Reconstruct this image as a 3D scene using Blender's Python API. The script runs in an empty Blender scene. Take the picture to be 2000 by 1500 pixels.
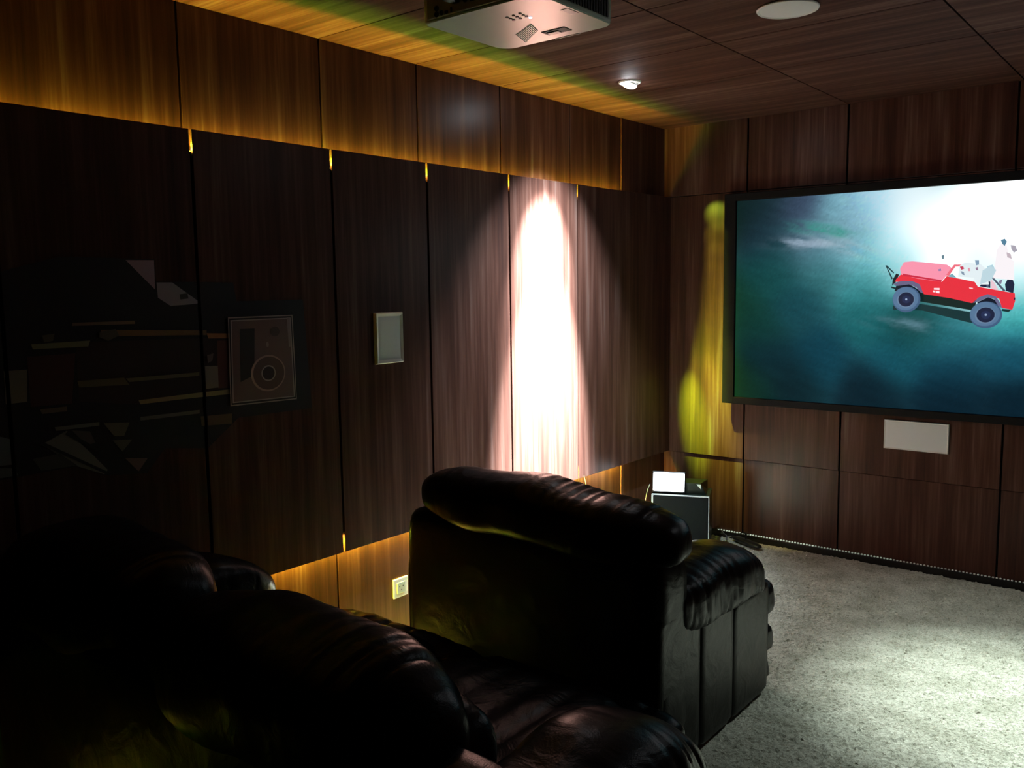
import bpy, bmesh, math, random
from mathutils import Vector, Matrix, noise
import numpy as np
random.seed(7)
PI = math.pi
scn = bpy.context.scene
col = scn.collection

# ------------------------------------------------------------------ camera
cam_d = bpy.data.cameras.new('camera'); cam = bpy.data.objects.new('camera', cam_d); col.objects.link(cam)
cam_d.sensor_width = 36.0; cam_d.lens = 1716.05 * 36.0 / 2000.0; cam_d.clip_start = 0.02
_r = Vector((0.778989, 0.626898, -0.013241)); _u = Vector((-0.059238, 0.0946, 0.993751)); _w = Vector((-0.624233, 0.773337, -0.110829))
M4 = Matrix(((_r.x, _u.x, -_w.x), (_r.y, _u.y, -_w.y), (_r.z, _u.z, -_w.z))).to_4x4()
M4.translation = Vector((2.74319, -4.93893, 1.55333)); cam.matrix_world = M4
scn.camera = cam

# ------------------------------------------------------------------ view, world, lights
scn.view_settings.view_transform = 'Standard'; scn.view_settings.look = 'None'
scn.view_settings.exposure = 0.0; scn.view_settings.gamma = 1.0; scn.view_settings.use_curve_mapping = False
world = bpy.data.worlds.new('world'); scn.world = world; world.use_nodes = True
world.node_tree.nodes['Background'].inputs[0].default_value = (0.5, 0.6, 1, 1)
world.node_tree.nodes['Background'].inputs[1].default_value = 0.0
H = 2.5                      # room height
RW = 2.98                    # room width
YB = -6.0                    # back wall
ZT, ZB = 2.084, 0.497        # top and bottom of the raised middle panels
PF, PK = 0.0485, 0.036       # front and back face of the raised panels (distance from the wall)

def lamp(name, kind, loc, target, energy, color, **kw):
    d = bpy.data.lights.new(name, kind); d.energy = energy; d.color = color
    for k, v in kw.items(): setattr(d, k, v)
    o = bpy.data.objects.new(name, d); col.objects.link(o); o.location = loc
    dr = Vector(target) - Vector(loc)
    o.rotation_euler = dr.to_track_quat('-Z', 'Y').to_euler()
    return o
WHITE = (0.73, 0.87, 1.0); FLOORW = (0.86, 1.0, 0.97)
# downlight over the left wall, gimbal turned to the wall
lamp('downlight_beam', 'SPOT', (0.485, -1.27, 2.462), (0.048, -1.335, 1.10), 560, WHITE, spot_size=math.radians(78), spot_blend=1.0, shadow_soft_size=0.022)
lamp('downlight_beam', 'SPOT', (0.485, -1.27, 2.462), (0.048, -1.335, 1.62), 5200, WHITE, spot_size=math.radians(36), spot_blend=1.0, shadow_soft_size=0.022)
lamp('downlight_beam', 'SPOT', (0.485, -1.27, 2.462), (0.048, -1.335, 0.86), 25000, WHITE, spot_size=math.radians(30), spot_blend=1.0, shadow_soft_size=0.022)
# downlight at the right, outside the frame, shining on the carpet
lamp('downlight_beam', 'SPOT', (2.47, -1.26, 2.45), (2.34, -1.34, 0.0), 105, FLOORW, spot_size=math.radians(78), spot_blend=1.0, shadow_soft_size=0.03)
lamp('downlight_beam', 'SPOT', (2.47, -1.26, 2.45), (2.34, -1.44, 0.0), 620, FLOORW, spot_size=math.radians(42), spot_blend=1.0, shadow_soft_size=0.03)
# colour tape hidden behind the raised panels (two dies, amber and green, a little apart)
AMBER = (1.0, 0.39, 0.05); GREEN = (0.40, 1.0, 0.02)
def strip(p0, p1, aim, energy, color, w=0.004, spread=180):
    p0, p1 = Vector(p0), Vector(p1); L = (p1 - p0).length
    d = bpy.data.lights.new('tape_and_added_light', 'AREA'); d.shape = 'RECTANGLE'; d.size = L; d.size_y = w
    d.energy = energy * L; d.color = color; d.spread = math.radians(spread)
    o = bpy.data.objects.new('tape_and_added_light', d); col.objects.link(o)
    x = (p1 - p0).normalized(); z = -Vector(aim).normalized(); z = (z - x * z.dot(x)).normalized(); y = z.cross(x)
    m = Matrix(((x.x, y.x, z.x), (x.y, y.y, z.y), (x.z, y.z, z.z))).to_4x4(); m.translation = (p0 + p1) / 2
    o.matrix_world = m
    return o
UPN = [(-4.4, .045, .062), (-3.3, .045, .059), (-2.85, .037, .051), (-2.37, .030, .048), (-1.63, .031, .047), (-1.07, .036, .050), (-0.56, .040, .055)]
for (a, ga, ra), (b, gb, rb) in zip(UPN[:-1], UPN[1:]):
    strip((.008, a, ZT - ga), (.008, b, ZT - gb), (1.5, 0, 1), 8.5, GREEN)
    strip((.008, a, ZT - ra), (.008, b, ZT - rb), (1.2, 0, 1), 16, AMBER)
strip((.008, -4.42, ZB + .05), (.008, -4.18, ZB + .05), (0.6, 0, -1), 2.4, (.25, 1, .02))
LON = [(-3.7, .045, .060), (-2.9, .040, .058), (-1.7, .040, .058), (-0.56, .040, .058)]
for (a, ga, ra), (b, gb, rb) in zip(LON[:-1], LON[1:]):
    strip((.008, a, ZB + ga), (.008, b, ZB + gb), (0.5, 0, -1), 20, GREEN)
    strip((.008, a, ZB + ra), (.008, b, ZB + rb), (0.35, 0, -1), 44.0, AMBER)
# added spotlights without a fixture throw the green-yellow wash down the screen wall
SP = [(.37, 1.95, 17, 19, (.60, .82, .05)), (.385, 1.81, 20, 21, (.64, .82, .05)), (.385, 1.68, 25, 20, (.66, .85, .05)), (.385, 1.55, 32, 19, (.68, .88, .05)), (.38, 1.42, 42, 18, (.66, .9, .04)),
      (.38, 1.29, 56, 17, (.64, .9, .04)), (.37, 1.16, 76, 16.5, (.60, .95, .04)), (.355, 1.03, 110, 16, (.56, 1, .03)), (.335, .90, 180, 15, (.52, 1, .03)), (.22, .74, 1000, 9.5, (.40, 1, .02)), (.22, .72, 220, 8, (.40, 1, .02)), (.34, .76, 260, 15, (.66, .75, .08)), (.50, .72, 60, 20, (.9, .7, .15))]
for (xt, zt_, e, sz, c) in SP:
    lamp('tape_and_added_light', 'SPOT', (.075, -.50, 2.105), (xt, -.01, zt_), e * (1.9 + 1.3 * max(0, min(1, (1.5 - zt_) / .5))), c, spot_size=math.radians(sz), spot_blend=1.0, shadow_soft_size=.01)

# ------------------------------------------------------------------ materials
def lin(c):
    return tuple(((v / 255) / 12.92 if v / 255 <= .04045 else ((v / 255 + .055) / 1.055) ** 2.4) for v in c) + (1,)
def new_mat(name):
    m = bpy.data.materials.new(name); m.use_nodes = True
    return m, m.node_tree.nodes, m.node_tree.links, m.node_tree.nodes['Principled BSDF']
def mat(name, rgb, rough=.5, metal=0, spec=.5, bump=0, bscale=200, var=0, coat=0):
    m, N, L, P = new_mat(name)
    P.inputs['Base Color'].default_value = lin(rgb); P.inputs['Roughness'].default_value = rough
    P.inputs['Metallic'].default_value = metal; P.inputs['Specular IOR Level'].default_value = spec
    P.inputs['Coat Weight'].default_value = coat
    if bump or var:
        tc = N.new('ShaderNodeTexCoord'); n = N.new('ShaderNodeTexNoise'); n.inputs['Scale'].default_value = bscale
        n.inputs['Detail'].default_value = 3; L.new(tc.outputs['Object'], n.inputs['Vector'])
        if bump:
            b = N.new('ShaderNodeBump'); b.inputs['Strength'].default_value = bump; b.inputs['Distance'].default_value = .004
            L.new(n.outputs['Fac'], b.inputs['Height']); L.new(b.outputs['Normal'], P.inputs['Normal'])
        if var:
            r = N.new('ShaderNodeValToRGB'); c = lin(rgb)
            r.color_ramp.elements[0].color = tuple(v * (1 - var) for v in c[:3]) + (1,); r.color_ramp.elements[0].position = .3
            r.color_ramp.elements[1].color = tuple(min(1, v * (1 + var)) for v in c[:3]) + (1,); r.color_ramp.elements[1].position = .7
            L.new(n.outputs['Fac'], r.inputs['Fac']); L.new(r.outputs['Color'], P.inputs['Base Color'])
    return m
def emit(name, rgb, s):
    m, N, L, P = new_mat(name)
    P.inputs['Base Color'].default_value = (0, 0, 0, 1); P.inputs['Emission Color'].default_value = lin(rgb) if max(rgb) > 1 else tuple(rgb) + (1,)
    P.inputs['Emission Strength'].default_value = s; P.inputs['Roughness'].default_value = .6
    return m
def wood(name, axis, rough=.22, spec=.4, dk=.6):
    """dark laminated veneer: streaks run along `axis`; every panel gets its own stretch of veneer"""
    m, N, L, P = new_mat(name)
    geo = N.new('ShaderNodeNewGeometry'); oi = N.new('ShaderNodeObjectInfo')
    mul = N.new('ShaderNodeVectorMath'); mul.operation = 'SCALE'; mul.inputs[0].default_value = (7.3, 5.1, 9.7)
    L.new(oi.outputs['Random'], mul.inputs['Scale'])
    add = N.new('ShaderNodeVectorMath'); add.operation = 'ADD'; L.new(geo.outputs['Position'], add.inputs[0]); L.new(mul.outputs[0], add.inputs[1])
    def nz(sc, det, rg=.6):
        mp = N.new('ShaderNodeMapping'); s = [sc, sc, sc]; s[axis] = sc * .03 if sc > 20 else sc * .045
        mp.inputs['Scale'].default_value = s; L.new(add.outputs[0], mp.inputs['Vector'])
        n = N.new('ShaderNodeTexNoise'); n.inputs['Scale'].default_value = 1; n.inputs['Detail'].default_value = det; n.inputs['Roughness'].default_value = rg
        L.new(mp.outputs[0], n.inputs['Vector']); return n
    a = nz(16, 3); b = nz(70, 4); c = nz(260, 2)
    mx = N.new('ShaderNodeMix'); mx.data_type = 'FLOAT'; mx.inputs[0].default_value = .36
    L.new(a.outputs['Fac'], mx.inputs[2]); L.new(b.outputs['Fac'], mx.inputs[3])
    mx2 = N.new('ShaderNodeMix'); mx2.data_type = 'FLOAT'; mx2.inputs[0].default_value = .07
    L.new(mx.outputs[0], mx2.inputs[2]); L.new(c.outputs['Fac'], mx2.inputs[3])
    r = N.new('ShaderNodeValToRGB'); el = r.color_ramp.elements
    el[0].position = .32; el[0].color = tuple(v * dk for v in lin((56, 37, 32))[:3]) + (1,); el[1].position = .72; el[1].color = tuple(v * dk for v in lin((128, 107, 98))[:3]) + (1,)
    e = el.new(.47); e.color = tuple(v * dk for v in lin((84, 53, 43))[:3]) + (1,); e = el.new(.56); e.color = tuple(v * dk for v in lin((101, 69, 58))[:3]) + (1,)
    L.new(mx2.outputs[0], r.inputs['Fac']); L.new(r.outputs['Color'], P.inputs['Base Color'])
    P.inputs['Roughness'].default_value = rough; P.inputs['Specular IOR Level'].default_value = spec
    bp = N.new('ShaderNodeBump'); bp.inputs['Strength'].default_value = .06; bp.inputs['Distance'].default_value = .002
    L.new(b.outputs['Fac'], bp.inputs['Height']); L.new(bp.outputs['Normal'], P.inputs['Normal'])
    return m
WV = wood('wood_upright', 2, .32, .14); WC = wood('wood_ceiling', 0, .7, .06, .55)
BLACK = mat('black_backing', (9, 8, 8), .9, spec=.1)
def leather(name='black_leather', a=(8, 7, 9), b=(15, 12, 13)):
    m, N, L, P = new_mat(name)
    tc = N.new('ShaderNodeTexCoord')
    n1 = N.new('ShaderNodeTexNoise'); n1.inputs['Scale'].default_value = 9; n1.inputs['Detail'].default_value = 5; n1.inputs['Distortion'].default_value = 1.2
    v = N.new('ShaderNodeTexVoronoi'); v.inputs['Scale'].default_value = 320
    L.new(tc.outputs['Object'], n1.inputs['Vector']); L.new(tc.outputs['Object'], v.inputs['Vector'])
    r = N.new('ShaderNodeValToRGB'); r.color_ramp.elements[0].color = lin(a); r.color_ramp.elements[1].color = lin(b)
    r.color_ramp.elements[0].position = .35; r.color_ramp.elements[1].position = .7
    L.new(n1.outputs['Fac'], r.inputs['Fac']); L.new(r.outputs['Color'], P.inputs['Base Color'])
    b1 = N.new('ShaderNodeBump'); b1.inputs['Strength'].default_value = .22; b1.inputs['Distance'].default_value = .02; L.new(n1.outputs['Fac'], b1.inputs['Height'])
    b2 = N.new('ShaderNodeBump'); b2.inputs['Strength'].default_value = .15; b2.inputs['Distance'].default_value = .001; L.new(v.outputs['Distance'], b2.inputs['Height'])
    L.new(b1.outputs['Normal'], b2.inputs['Normal']); L.new(b2.outputs['Normal'], P.inputs['Normal'])
    P.inputs['Roughness'].default_value = .30; P.inputs['Specular IOR Level'].default_value = .15
    return m
LEA = leather(); LEAP = leather('dark_leather_panel', (19, 18, 16), (25, 23, 21))
WHITEP = mat('white_plastic', (236, 240, 234), .4, var=.02)
GRILL = mat('white_mesh_grille', (228, 236, 236), .6, bump=.5, bscale=900)
BLKP = mat('black_plastic', (16, 17, 18), .4)
BLKM = mat('black_frame_velvet', (8, 8, 9), .75, spec=.2)
METAL = mat('grey_metal', (120, 122, 124), .35, metal=.9)

# ------------------------------------------------------------------ mesh helpers
def tag(o, label=None, cat=None, group=None, kind=None):
    if label: o['label'] = label
    if cat: o['category'] = cat
    if group: o['group'] = group
    if kind: o['kind'] = kind
    return o
def mesh_obj(name, verts, faces, m=None, parent=None, smooth=False, mats=None, midx=None):
    me = bpy.data.meshes.new(name); me.from_pydata([tuple(v) for v in verts], [], faces); me.update()
    for x in (mats or ([m] if m else [])): me.materials.append(x)
    if midx:
        for p, i in zip(me.polygons, midx): p.material_index = i
    if smooth:
        for p in me.polygons: p.use_smooth = True
    o = bpy.data.objects.new(name, me); col.objects.link(o)
    if parent: o.parent = parent
    return o
def from_bm(name, bm, m, parent=None, smooth=False):
    me = bpy.data.meshes.new(name); bm.normal_update(); bm.to_mesh(me); bm.free()
    if m: me.materials.append(m)
    if smooth:
        for p in me.polygons: p.use_smooth = True
    o = bpy.data.objects.new(name, me); col.objects.link(o)
    if parent: o.parent = parent
    return o
def add_box(bm, x0, x1, y0, y1, z0, z1, bev=0, seg=2, mtx=None):
    r = bmesh.ops.create_cube(bm, size=1)['verts']
    for v in r:
        v.co = Vector(((x0 + x1) / 2 + v.co.x * (x1 - x0), (y0 + y1) / 2 + v.co.y * (y1 - y0), (z0 + z1) / 2 + v.co.z * (z1 - z0)))
    if bev:
        es = list({e for v in r for e in v.link_edges})
        q = bmesh.ops.bevel(bm, geom=es, offset=bev, segments=seg, affect='EDGES', profile=.5)
        r = list({v for f in q['faces'] for v in f.verts} | {v for v in r if v.is_valid})
    if mtx:
        for v in r: v.co = mtx @ v.co
def box(name, b, m, parent=None, bev=0, seg=2, mtx=None, smooth=False):
    bm = bmesh.new(); add_box(bm, *b, bev=bev, seg=seg, mtx=mtx); return from_bm(name, bm, m, parent, smooth)
def add_cyl(bm, p0, p1, r0, r1=None, n=24, caps=True):
    p0, p1 = Vector(p0), Vector(p1); r1 = r0 if r1 is None else r1
    d = p1 - p0; q = d.to_track_quat('Z', 'Y')
    mt = Matrix.Translation((p0 + p1) / 2) @ q.to_matrix().to_4x4()
    bmesh.ops.create_cone(bm, cap_ends=caps, segments=n, radius1=r0, radius2=r1, depth=d.length, matrix=mt)
def cyl(name, p0, p1, r0, m, parent=None, r1=None, n=24, smooth=False):
    bm = bmesh.new(); add_cyl(bm, p0, p1, r0, r1, n); return from_bm(name, bm, m, parent, smooth)
def tube(name, pts, r, m, parent=None, n=8):
    pts = [Vector(p) for p in pts]
    P = []
    for i in range(len(pts) - 1):
        a, b, c, d = pts[max(i - 1, 0)], pts[i], pts[i + 1], pts[min(i + 2, len(pts) - 1)]
        for k in range(8):
            t = k / 8; P.append(.5 * ((2 * b) + (c - a) * t + (2 * a - 5 * b + 4 * c - d) * t * t + (3 * b - a - 3 * c + d) * t ** 3))
    P.append(pts[-1]); V = []; F = []
    for i, p in enumerate(P):
        tg = (P[min(i + 1, len(P) - 1)] - P[max(i - 1, 0)]).normalized()
        u = tg.cross(Vector((.3, .2, .93))).normalized(); w = tg.cross(u)
        for k in range(n):
            a = 2 * PI * k / n; V.append(p + (u * math.cos(a) + w * math.sin(a)) * r)
    for i in range(len(P) - 1):
        for k in range(n):
            F.append((i * n + k, i * n + (k + 1) % n, (i + 1) * n + (k + 1) % n, (i + 1) * n + k))
    F.append(tuple(range(n))[::-1]); F.append(tuple(range((len(P) - 1) * n, len(P) * n)))
    return mesh_obj(name, V, F, m, parent, True)
def revolve(name, prof, center, m, parent=None, axis='z', n=48, smooth=True):
    V = []; F = []
    for r, h in prof:
        for k in range(n):
            a = 2 * PI * k / n; c, s = math.cos(a) * r, math.sin(a) * r
            V.append((center[0] + c, center[1] + s, center[2] + h) if axis == 'z' else (center[0] + h, center[1] + c, center[2] + s) if axis == 'x' else (center[0] + c, center[1] + h, center[2] + s))
    for i in range(len(prof) - 1):
        for k in range(n): F.append((i * n + k, i * n + (k + 1) % n, (i + 1) * n + (k + 1) % n, (i + 1) * n + k))
    return mesh_obj(name, V, F, m, parent, smooth)
def puff_geo(c, h, k=5, res=.02, fn=None, rot=None):
    """rounded block of half sizes h: a gridded cube pulled to a superquadric, then shaped by fn(p, n) -> p"""
    nx, ny, nz = [max(6, int(2 * s / res)) for s in h]
    key = {}; V = []; F = []
    def vid(ix, iy, iz):
        t = (ix, iy, iz)
        if t not in key:
            p = Vector((2 * ix / nx - 1, 2 * iy / ny - 1, 2 * iz / nz - 1))
            p = Vector([math.copysign(1 - (1 - abs(q)) ** 1.0, q) for q in p])
            s = (abs(p.x) ** k + abs(p.y) ** k + abs(p.z) ** k) ** (1 / k); p = p / s
            q = Vector((p.x * h[0], p.y * h[1], p.z * h[2]))
            nn = Vector((math.copysign(abs(p.x) ** (k - 1), p.x) / h[0], math.copysign(abs(p.y) ** (k - 1), p.y) / h[1], math.copysign(abs(p.z) ** (k - 1), p.z) / h[2])).normalized()
            if fn: q = fn(q, nn, p)
            if rot: q = rot @ q
            key[t] = len(V); V.append(q + Vector(c))
        return key[t]
    for (A, B, C_, na, nb, nc) in ((0, 1, 2, nx, ny, nz), (1, 2, 0, ny, nz, nx), (2, 0, 1, nz, nx, ny)):
        for side in (0, nc):
            for i in range(na):
                for j in range(nb):
                    q = []
                    for di, dj in ((0, 0), (1, 0), (1, 1), (0, 1)):
                        t = [0, 0, 0]; t[A] = i + di; t[B] = j + dj; t[C_] = side; q.append(vid(*t))
                    F.append(tuple(q) if side else tuple(q[::-1]))
    return V, F
def puff(name, c, h, m, parent=None, **kw):
    V, F = puff_geo(c, h, **kw); return mesh_obj(name, V, F, m, parent, True)
def join(*geos):
    V = []; F = []
    for v, f in geos:
        o = len(V); V += v; F += [tuple(i + o for i in q) for q in f]
    return V, F
def n1(t, s=0.): return noise.noise(Vector((t, s, 1.7)))
def pleats(axis, freq, amp, seed, shear=2.0, mask=lambda p: 1, soft=.006):
    """gathers that run across `axis`, plus soft lumps"""
    def fn(q, nn, p):
        o = [a for a in (0, 1, 2) if a != axis]
        t = q[axis] * freq + shear * (q[o[1]] * 6) + seed
        w = 1 - abs(n1(t, seed)) * 2.2
        w = max(0, w) ** 3
        t2 = q[axis] * freq * .6 - shear * q[o[1]] * 4 + seed * 3
        w2 = max(0, 1 - abs(n1(t2, seed + 5)) * 2.6) ** 3
        lump = noise.noise(q * 6 + Vector((seed, 0, 0))) * soft * 2
        return q + nn * (lump - amp * mask(p) * (w + .6 * w2))
    return fn
def empty(name, loc=(0, 0, 0), rz=0):
    o = bpy.data.objects.new(name, None); o.location = loc; o.rotation_euler = (0, 0, rz); col.objects.link(o); o.empty_display_size = .1; return o
def child_local(o, parent):
    """re-express world-built mesh data in the parent's frame"""
    return o
def thing(name, loc, label, cat, group=None):
    o = empty(name, loc); tag(o, label, cat, group); return o
def settle(root):
    """children are modelled in world coordinates: give them the inverse of the root so they stay put"""
    inv = Matrix.Translation(-root.location)
    for ch in root.children:
        if ch.type == 'MESH' and not ch.get('_s'):
            ch.data.transform(inv); 
            for g in ch.children_recursive:
                if g.type == 'MESH': g.data.transform(inv)

# ------------------------------------------------------------------ setting: floor, walls, ceiling
floor = box('floor', (-.02, RW + .02, YB - .02, .02, -.06, -.012), mat('floor_screed', (90, 88, 84), .9)); tag(floor, kind='structure')
YJ = [-5.10, -4.50, -3.90, -3.279, -2.688, -2.165, -1.604, -1.027, -0.523]      # panel joints of the left wall
G = .004                                                                # half width of a joint
wl = box('wall_left', (-.12, -.018, YB - .1, .1, 0, H), BLACK); tag(wl, kind='structure')
ys = [YB] + YJ + [0.0]
for i, (a, b) in enumerate(zip(ys[:-1], ys[1:])):
    last = i == len(ys) - 2
    fx = .006 if last else 0.0
    g1 = 0 if last else G
    box('wall_panel', (-.018, fx, a + G, b - g1, ZT if last else ZT - .13, H), WV, wl, bev=.001, seg=1)
    box('wall_panel', (-.018, fx, a + G, b - g1, 0, ZB if last else ZB + .13), WV, wl, bev=.001, seg=1)
# raised middle band: panels on battens, small gaps between them
YM = YJ[:-1]
ys = [YB] + YM + [0.0]
GM = .0055
for i, (a, b) in enumerate(zip(ys[:-1], ys[1:])):
    box('wall_panel', (PK, PF, a + GM, b - (0.0 if b == 0 else GM), ZB, ZT - (.0 if b != 0 else .0)), WV, wl, bev=.001, seg=1)
bat = box('batten', (.0005, PK - .001, YB, -.03, ZB + .075, ZT - .072), BLACK, wl)
wf = box('wall_front', (-.12, RW + .12, .0, .12, 0, H), BLACK); tag(wf, kind='structure')
FX = [0.0, .55, 1.12, 1.925, 2.49, RW]
for a, b in zip(FX[:-1], FX[1:]):
    ga = 0 if a == 0 else .005; gb = 0 if b == RW else .005
    box('wall_panel', (a + ga, b - gb, -.004, .018 - .02, 0, ZB - .003), WV, wf, bev=.001, seg=1)
    box('wall_panel', (a + ga, b - gb, -.012, -.001, ZB, ZT), WV, wf, bev=.001, seg=1)
    box('wall_panel', (a + ga, b - gb, -.018, -.001, ZT + .003, H), WV, wf, bev=.001, seg=1)
wr = box('wall_right', (RW, RW + .1, YB - .1, .1, 0, H), WV); tag(wr, kind='structure')
wb = box('wall_back', (-.1, RW + .1, YB - .1, YB, 0, H), WV); tag(wb, kind='structure')
ce = box('ceiling', (-.12, RW + .1, YB - .1, .1, H + .012, H + .1), BLACK); tag(ce, kind='structure')
cx = [0.0, 1.12, 1.945, RW]
cys = [YB] + YJ[:-1] + [0.0]
for a, b in zip(cx[:-1], cx[1:]):
    for c, d in zip(cys[:-1], cys[1:]):
        box('ceiling_panel', (a + (.003 if a else 0), b - .003, c + .0025, d - .0025, H, H + .012), WC, ce, bev=.0008, seg=1)
bb = box('baseboard_front', (PF, RW, -.028, -.004, 0, .036), mat('black_baseboard', (14, 12, 11), .35), bev=.002); tag(bb, kind='structure')
bl = box('baseboard_left', (.0, .012, YB, -.54, 0, .03), mat('white_baseboard', (200, 200, 195), .5), bev=.002); tag(bl, kind='structure')

# carpet: shag pile as a fine uneven surface
def carpet():
    m, N, L, P = new_mat('shag_carpet')
    geo = N.new('ShaderNodeNewGeometry')
    a = N.new('ShaderNodeTexNoise'); a.inputs['Scale'].default_value = 95; a.inputs['Detail'].default_value = 4; a.inputs['Roughness'].default_value = .75; a.inputs['Distortion'].default_value = 1.5
    b = N.new('ShaderNodeTexNoise'); b.inputs['Scale'].default_value = 7; b.inputs['Detail'].default_value = 2
    L.new(geo.outputs['Position'], a.inputs['Vector']); L.new(geo.outputs['Position'], b.inputs['Vector'])
    r = N.new('ShaderNodeValToRGB'); e = r.color_ramp.elements
    e[0].position = .30; e[0].color = lin((96, 92, 76)); e[1].position = .56; e[1].color = lin((214, 214, 198))
    q = e.new(.40); q.color = lin((168, 166, 148))
    L.new(a.outputs['Fac'], r.inputs['Fac'])
    mx = N.new('ShaderNodeMix'); mx.data_type = 'RGBA'; mx.blend_type = 'MULTIPLY'; mx.inputs[0].default_value = .5
    r2 = N.new('ShaderNodeValToRGB'); r2.color_ramp.elements[0].position = .35; r2.color_ramp.elements[0].color = (.55, .55, .5, 1); r2.color_ramp.elements[1].position = .6
    L.new(b.outputs['Fac'], r2.inputs['Fac']); L.new(r.outputs['Color'], mx.inputs[6]); L.new(r2.outputs['Color'], mx.inputs[7])
    L.new(mx.outputs[2], P.inputs['Base Color']); P.inputs['Roughness'].default_value = 1; P.inputs['Specular IOR Level'].default_value = .1
    bp = N.new('ShaderNodeBump'); bp.inputs['Strength'].default_value = .9; bp.inputs['Distance'].default_value = .01
    L.new(a.outputs['Fac'], bp.inputs['Height']); L.new(bp.outputs['Normal'], P.inputs['Normal'])
    x0, x1, y0, y1 = .013, RW - .002, YB + .01, -.032
    xs = list(np.arange(x0, x1, .009)) + [x1]
    yl = list(np.arange(y0, -3.0, .03)) + list(np.arange(-3.0, y1, .009)) + [y1]
    nx, ny = len(xs), len(yl); rng = np.random.default_rng(3)
    X, Y = np.meshgrid(xs, yl, indexing='ij'); Z = rng.normal(0, .0026, X.shape) + .004
    for i in range(0, nx, 1):
        pass
    X = X + rng.normal(0, .0018, X.shape) * ((X > x0) & (X < x1)); Y = Y + rng.normal(0, .0018, X.shape) * (Y < y1 - .001)
    Z = np.clip(Z, -.004, .012); Z[:, -1] = -.008; Z[0, :] = -.008; Z[-1, :] = -.008; Z[:, 0] = -.008
    V = np.stack([X, Y, Z], -1).reshape(-1, 3)
    I = np.arange(nx * ny).reshape(nx, ny)
    F = np.stack([I[:-1, :-1], I[1:, :-1], I[1:, 1:], I[:-1, 1:]], -1).reshape(-1, 4)
    o = mesh_obj('carpet', V.tolist(), F.tolist(), m)
    tag(o, 'off white shag carpet covering the whole floor', 'carpet')
carpet()

# ------------------------------------------------------------------ LED tape things
TAPE_UP = emit('tape_glow', (1.0, .72, .10), 2.2); TAPE_LO = emit('tape_glow_green', (.75, 1.0, .10), 1.6)
def led_tape(z0, z1, label):
    o = box('led_tape', (.001, .0035, -5.0, -.56, z0, z1), TAPE_UP if z0 > 1 else TAPE_LO)
    tag(o, label, 'led tape'); return o
led_tape(ZT - .071, ZT - .063, 'glowing amber led tape behind the top edge of the raised wall panels')
led_tape(ZB + .066, ZB + .073, 'glowing yellow-green led tape behind the bottom edge of the raised wall panels')
tf = thing('led_tape', (0, 0, 0), 'thin led bead tape with painted glints along the floor below the screen wall', 'led tape')
box('backing_strip', (.30, RW - .02, -.026, -.010, .036, .0385), mat('tape_backing', (22, 22, 22), .4), tf)
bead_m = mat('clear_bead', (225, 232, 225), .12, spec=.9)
for (nm_, s_) in (('lit_bead', .75), ('dim_bead', .30)):  # downlight glints on the beads painted as glow, weaker to the right
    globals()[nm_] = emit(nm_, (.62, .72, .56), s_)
bd = None
DIMB = PLAINB = None
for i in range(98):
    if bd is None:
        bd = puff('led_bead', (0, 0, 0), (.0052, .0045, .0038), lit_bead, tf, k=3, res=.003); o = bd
        DIMB = bd.data.copy(); DIMB.materials[0] = dim_bead; PLAINB = bd.data.copy(); PLAINB.materials[0] = bead_m
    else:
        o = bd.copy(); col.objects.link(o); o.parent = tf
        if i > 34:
            o.data = DIMB if i < 60 else PLAINB
    o.location = (.40 + i * .0172, -.018, .041)
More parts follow.
